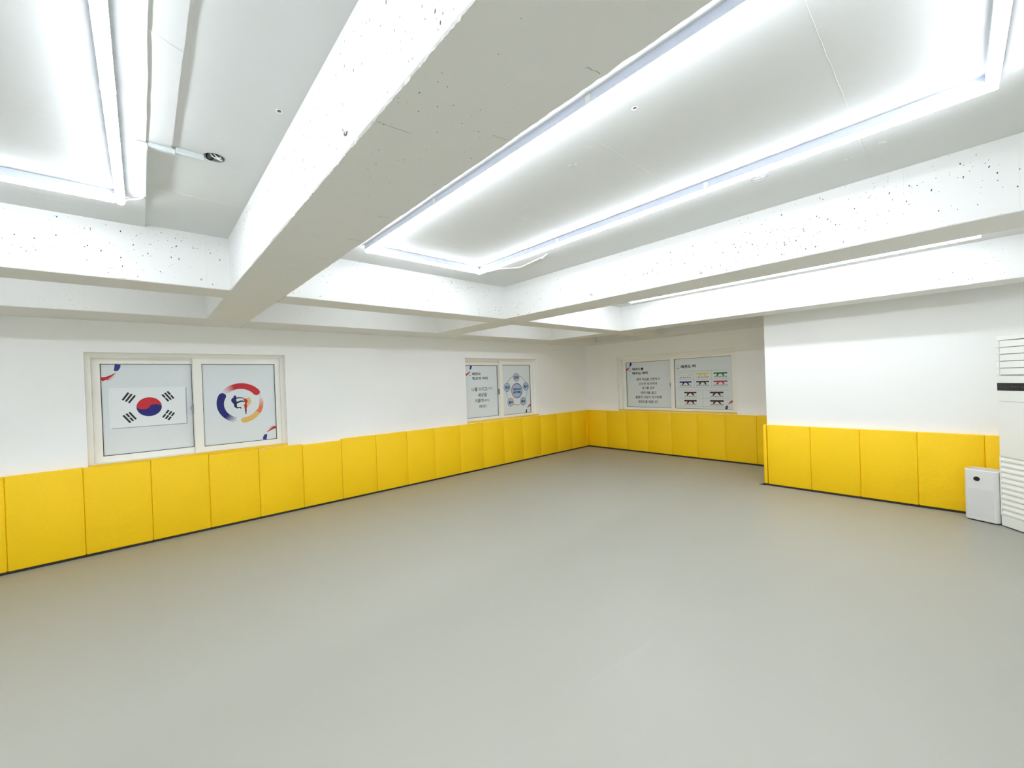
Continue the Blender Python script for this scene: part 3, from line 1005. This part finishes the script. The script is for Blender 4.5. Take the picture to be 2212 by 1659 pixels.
def loop(x0, x1, y0, y1, zc, breaks, label):
    t = thing('ceiling_light', label, 'ceiling light', ((x0 + x1) / 2, (y0 + y1) / 2, zc), 0, 'rectangular LED loops on the ceiling')
    w = 0.02
    xs = [x0] + breaks + [x1]
    for a, b in zip(xs, xs[1:]):
        batten(t, (a, y0 + w), (b, y0 + w), zc)
        batten(t, (a, y1 - w), (b, y1 - w), zc)
    batten(t, (x0 + w, y0 + 2 * w), (x0 + w, y1 - 2 * w), zc)
    batten(t, (x1 - w, y0 + 2 * w), (x1 - w, y1 - 2 * w), zc)
    # small white joint clips between battens
    for bx in breaks:
        for y in (y0 + w, y1 - w):
            c = box('joint_clip', (-0.012, 0.012, -0.021, 0.021, -0.043, -0.004), M_CABLE, t)
            c.location = (bx - t.location.x, y - t.location.y, 0)
    return t


loop(2.575, 5.972, -6.33, -5.125, ZC, [3.65, 4.835], 'large LED loop fully in view on the ceiling between the two deep beams')
loop(2.64, 6.02, -8.97, -7.752, ZC - 0.018, [3.78, 4.95], 'LED loop over the flag window end, beside the cable raceway')
loop(2.60, 6.01, -3.49, -2.275, ZC, [3.74, 4.90], 'LED loop mostly hidden above the beam nearest the projecting wall')

loop(2.62, 6.02, -11.75, -10.53, ZC - 0.018, [3.76, 4.93], 'LED loop in the far ceiling bay behind the viewer')  # added out of view to brighten the window wall

# single battens between the two beams that run along the window wall (they light the wall and the beam face from above)
for yc, lab in ((-11.1, 'single LED batten in the narrow bay farthest behind the viewer'), (-8.45, 'single LED batten hidden in the narrow bay over the flag window'),
                (-5.60, 'single LED batten hidden in the narrow bay between the two windows'), (-2.90, 'single LED batten hidden in the narrow bay over the pentagon-chart window')):
    t = thing('ceiling_light', lab, 'ceiling light', (1.56, yc, ZC), 0, 'single LED battens in the narrow bays')
    batten(t, (1.56, yc - 0.6), (1.56, yc + 0.6), ZC)

# ------------------------------------------------------------------ raceway, cables and fittings on the ceiling
ZR = ZC - 0.018
rw = thing('cable_raceway', 'white plastic cable raceway on the ceiling running to the open junction hole', 'raceway', (3.0, -7.69, ZR))
box('long_duct', (-0.27, 0.345, -0.004, 0.028, -0.022, 0.002), M_RACE, rw, 0.003, 1)
box('corner_cap', (0.335, 0.365, -0.012, 0.03, -0.026, 0.0), M_RACE, rw, 0.003, 1)
box('cross_duct', (0.338, 0.362, 0.028, 0.128, -0.014, 0.0075), M_RACE, rw, 0.003, 1)
box('cross_duct', (0.342, 0.364, 0.126, 0.236, -0.010, 0.018), M_RACE, rw, 0.003, 1)
tag(tube('lamp_cable', smooth_path([(2.64, -7.752, ZR - 0.03), (2.632, -7.735, ZR - 0.016), (2.64, -7.705, ZR - 0.010), (2.685, -7.678, ZR - 0.010), (2.735, -7.678, ZR - 0.011)]), 0.006, M_CABLE),
    'thin white cable curving from the lamp loop corner into the raceway', 'cable')
jb = thing('junction_hole', 'round open junction hole in the ceiling with loose wires', 'junction box', (3.364, -7.414, ZC))
bm = bmesh.new()
for k in range(28):
    a0, a1 = 2 * PI * k / 28, 2 * PI * (k + 1) / 28
    for (ra, za), (rb, zb) in (((0.0415, 0.0), (0.0405, 0.052)), ((0.0445, -0.0012), (0.0415, 0.0))):
        bm.faces.new([bm.verts.new(p) for p in ((ra * math.cos(a0), ra * math.sin(a0), za), (ra * math.cos(a1), ra * math.sin(a1), za), (rb * math.cos(a1), rb * math.sin(a1), zb), (rb * math.cos(a0), rb * math.sin(a0), zb))])
bmesh.ops.remove_doubles(bm, verts=bm.verts, dist=1e-5)
link('metal_cup', bm_mesh(bm, 'metal_cup'), M_DARK, jb)
cylinder('cup_floor', 0.040, 0.002, M_DARK, jb, loc=(0, 0, 0.051))
tube('loose_wire', smooth_path([(-0.03, 0.02, 0.04), (0.0, 0.03, -0.004), (0.018, 0.012, -0.012), (0.012, -0.012, 0.0), (-0.005, -0.02, 0.04)]), 0.0035, M_CABLE, jb)
tube('loose_wire', smooth_path([(0.025, -0.02, 0.045), (0.02, 0.0, 0.004), (0.02, 0.02, -0.006), (0.0, 0.028, 0.03)]), 0.0035, M_CABLE, jb)
tube('loose_wire', smooth_path([(-0.03, -0.02, 0.045), (-0.028, -0.028, 0.006), (-0.036, -0.01, 0.0), (-0.03, 0.01, 0.03)]), 0.003, M_INK, jb)

tag(tube('ceiling_cable', smooth_path([(2.60, -5.128, ZC - 0.05), (2.66, -5.02, ZC - 0.02), (2.72, -4.97, ZC - 0.008), (2.856, -4.845, ZC - 0.008), (3.0, -4.862, ZC - 0.008), (3.235, -4.90, ZC - 0.008), (3.255, -4.925, ZC - 0.03), (3.28, -4.93, ZC - 0.02), (3.33, -4.934, ZC - 0.004)]), 0.0065, M_CABLE),
    'slack white cable lying on the ceiling beside the large LED loop', 'cable')


def torus(name, R, r, m, parent=None, loc=(0, 0, 0), n=32, k=8, axis='Z'):
    bm = bmesh.new()
    vs = []
    for i in range(n):
        a = 2 * PI * i / n
        row = []
        for j in range(k):
            b = 2 * PI * j / k
            rr = R + r * math.cos(b)
            row.append(bm.verts.new((rr * math.cos(a), rr * math.sin(a), r * math.sin(b))))
        vs.append(row)
    for i in range(n):
        for j in range(k):
            bm.faces.new((vs[i][j], vs[(i + 1) % n][j], vs[(i + 1) % n][(j + 1) % k], vs[i][(j + 1) % k]))
    o = link(name, bm_mesh(bm, name, True), m, parent)
    o.location = loc
    return o


pl = thing('plugged_outlet', 'round plugged outlet under white paint beside the far batten', 'ceiling plug', (5.062, -4.953, ZC))
torus('rim', 0.046, 0.004, M_CEIL, pl)
cylinder('plug', 0.034, 0.006, M_CEIL, pl, loc=(0.004, 0.004, -0.001), r2=0.030)
box('ridge', (-0.03, 0.03, -0.004, 0.004, -0.008, 0), M_CEIL, pl, 0.002, 1)
for (x, y, r, lab) in ((4.912, -6.098, 0.011, 'small white ring anchor inside the large LED loop'), (3.939, -7.255, 0.011, 'small dark bolt hole in the ceiling beside the deep beam')):
    t = thing('ceiling_anchor', lab, 'anchor', (x, y, ZC), 0)
    torus('ring', r, 0.0028, M_CABLE, t)
    cylinder('core', r * 0.7, 0.003, M_INK, t, loc=(0, 0, 0.006), seg=14)


def clip(x, y, z, size, label):
    t = thing('wire_clip', label, 'clip', (x, y, z), 0)
    tube('hook', smooth_path([(-size, 0.0, 0.0), (-size, -0.006, 0.012), (0, -0.010, 0.014), (size, -0.007, 0.008), (size * 1.3, -0.001, 0.0)]), 0.0035, M_CABLE, t, 6)
    box('foot', (-0.008, 0.008, -0.006, 0.0005, -0.006, 0.004), M_STEEL, t, 0.002, 1)
    return t


clip(4.50, B1A - 0.001, 2.415, 0.011, 'small wire clip stuck on the side of the deepest beam')
clip(3.401, B2A - 0.001, 2.421, 0.014, 'small wire clip on the second deep beam, nearer the corner')
clip(4.477, B2A - 0.001, 2.398, 0.014, 'small wire clip on the second deep beam, nearer the air conditioner')

# ------------------------------------------------------------------ air conditioner (stands diagonally by the projecting wall)
ang = math.atan2(-0.80, 0.62)
ac = thing('air_conditioner', 'tall white floor-standing air conditioner with louvred outlet and black display', 'air conditioner', (6.105, -1.54, 0), ang)
AW, AD = 0.56, 0.30
bm = bmesh.new()
# rounded-corner cabinet extruded upwards, recesses left for outlet, display and intake


def plan(x0, x1, y0, y1, r, n=5):
    p = []
    for cx_, cy_, a0 in ((x0 + r, y0 + r, PI), (x1 - r, y0 + r, 1.5 * PI), (x1 - r, y1 - r, 0), (x0 + r, y1 - r, 0.5 * PI)):
        p += [(cx_ + r * math.cos(a0 + 0.5 * PI * k / n), cy_ + r * math.sin(a0 + 0.5 * PI * k / n)) for k in range(n + 1)]
    return p


def extrude(name, pts, z0, z1, m, parent):
    bm = bmesh.new()
    lo = [bm.verts.new((a, b, z0)) for a, b in pts]
    hi = [bm.verts.new((a, b, z1)) for a, b in pts]
    n = len(pts)
    for k in range(n):
        bm.faces.new((lo[k], lo[(k + 1) % n], hi[(k + 1) % n], hi[k]))
    bm.faces.new(lo[::-1]); bm.faces.new(hi)
    return link(name, bm_mesh(bm, name), m, parent)


extrude('plinth', plan(0.010, AW - 0.010, 0.012, AD - 0.01, 0.02), 0.0, 0.012, M_BLACK, ac)  # black base puts the shadow line under the cabinet into its colour
extrude('lower_cabinet', plan(0, AW, 0, AD, 0.016), 0.012, 0.105, M_APPL, ac)
extrude('cabinet_core', plan(0.0, AW, 0.0165, AD, 0.012), 0.105, 0.69, M_APPL, ac)
for x0 in (0.0, AW - 0.013):
    box('side_stile', (x0, x0 + 0.013, 0.002, 0.03, 0.105, 0.69), M_APPL, ac, 0.004, 2)
extrude('front_panel', plan(0, AW, 0, AD, 0.016), 0.69, 1.222, M_APPL, ac)
extrude('control_band', plan(0.001, AW - 0.001, 0.0015, AD, 0.016), 1.225, 1.468, M_APPL, ac)
extrude('outlet_core', plan(0.004, AW - 0.004, 0.028, AD, 0.012), 1.468, 1.81, M_APPL, ac)
extrude('top_cap', plan(-0.001, AW + 0.001, -0.002, AD, 0.016), 1.815, 1.858, M_APPL, ac)
dsp = box('display', (0.006, AW - 0.006, -0.003, 0.01, 1.328, 1.402), M_DISPLAY, ac, 0.001, 1)
boxes('display_marks', [(0.045 + 0.03 * k, 0.045 + 0.03 * k + w, -0.0036, -0.0028, 1.362, 1.369) for k, w in enumerate((0.006, 0.018, 0.010, 0.016, 0.022, 0.012, 0.02))], M_FAINT, dsp)
lo_z, hi_z = 1.478, 1.812
pitch_ = (hi_z - lo_z) / 5
for k in range(5):
    b = bmesh.new()
    z0 = lo_z + pitch_ * k
    bm_box(b, 0.028, AW - 0.028, 0.004, 0.02, z0 + 0.003, z0 + pitch_ - 0.003)
    for v in b.verts:
        if v.co.z > z0 + pitch_ / 2 and v.co.y < 0.01:
            v.co.y += 0.004
    bmesh.ops.bevel(b, geom=b.edges[:], offset=0.002, segments=1, affect='EDGES')
    link('louver', bm_mesh(b, 'louver'), M_APPL, ac)
    for s in (0, 1):
        x0 = 0.001 if s == 0 else AW - 0.024
        box('louver_end', (x0, x0 + 0.023, 0.001, 0.03, z0 + 0.002, z0 + pitch_ - 0.002), M_APPL, ac, 0.003, 1)
    box('gap_shadow_bar', (0.02, AW - 0.02, 0.018, 0.026, z0 - 0.002, z0 + 0.004), M_DARK, ac)
n = 11
p_ = (0.685 - 0.112) / n
for k in range(n):
    z0 = 0.112 + p_ * k
    b = bmesh.new()
    vs = [(0.0, 0.0), (0.0, 0.0), (0, 0)]
    prof = [(0.0165, z0), (0.0005, z0 + p_ * 0.18), (0.0, z0 + p_ * 0.42), (0.0165, z0 + p_ * 0.86)]
    l = [b.verts.new((0.012, y, z)) for y, z in prof]
    r = [b.verts.new((AW - 0.012, y, z)) for y, z in prof]
    for q0 in range(4):
        b.faces.new((l[q0], l[(q0 + 1) % 4], r[(q0 + 1) % 4], r[q0]))
    b.faces.new(l); b.faces.new(r)
    link('intake_slat', bm_mesh(b, 'intake_slat'), M_APPL, ac)

# ------------------------------------------------------------------ air purifier
ang = math.atan2(-0.077, 0.19)
ap = thing('air_purifier', 'small white air purifier with round black display beside the air conditioner', 'air purifier', (5.868, -1.468, 0), ang)
W, D, Hh = 0.245, 0.185, 0.522
extrude('foot', plan(0.012, W - 0.012, 0.010, D - 0.012, 0.03), 0.0, 0.012, M_BLACK, ap)
sl = extrude('shell', plan(0, W, 0, D, 0.036, 8), 0.012, Hh - 0.006, M_APPL2, ap)
bm = bmesh.new()
bm.from_mesh(sl.data)
bmesh.ops.bevel(bm, geom=[e for e in bm.edges if all(v.co.z < 0.02 for v in e.verts)], offset=0.006, segments=2, affect='EDGES')
bm.to_mesh(sl.data); bm.free()
# top: rim and recessed outlet grille
pts = plan(0, W, 0, D, 0.036, 8)
inn = plan(0.016, W - 0.016, 0.016, D - 0.016, 0.026, 8)
bm = bmesh.new()
zt = Hh
o_ = [bm.verts.new((a, b, Hh - 0.006)) for a, b in pts]
o2 = [bm.verts.new((a, b, zt)) for a, b in plan(0.003, W - 0.003, 0.003, D - 0.003, 0.033, 8)]
i_ = [bm.verts.new((a, b, zt)) for a, b in inn]
i2 = [bm.verts.new((a, b, zt - 0.0055)) for a, b in inn]
n = len(pts)
for a, b in ((o_, o2), (o2, i_), (i_, i2)):
    for k in range(n):
        bm.faces.new((a[k], a[(k + 1) % n], b[(k + 1) % n], b[k]))
link('top_rim', bm_mesh(bm, 'top_rim'), M_APPL, ap)
gr = extrude('outlet_grille', plan(0.018, W - 0.018, 0.018, D - 0.018, 0.024, 6), Hh - 0.0058, Hh - 0.005, M_DARK, ap)
for k in range(9):
    y = 0.026 + k * (D - 0.052) / 8
    box('grille_bar', (0.022, W - 0.022, y - 0.0035, y + 0.0035, Hh - 0.005, Hh - 0.002), M_APPL2, gr)
dsp = cylinder('round_display', 0.0235, 0.004, M_DISPLAY, ap, 28, (0.098, -0.001, 0.432), 'Y')
rg = torus('display_ring', 0.0245, 0.002, M_APPL, dsp, (0, 0, 0))
rg.rotation_euler = (PI / 2, 0, 0)
rg.location = (0.098, -0.001, 0.432)
box('perforated_panel', (0.034, W - 0.034, -0.0008, 0.001, 0.038, 0.330), M_APPL3, ap)
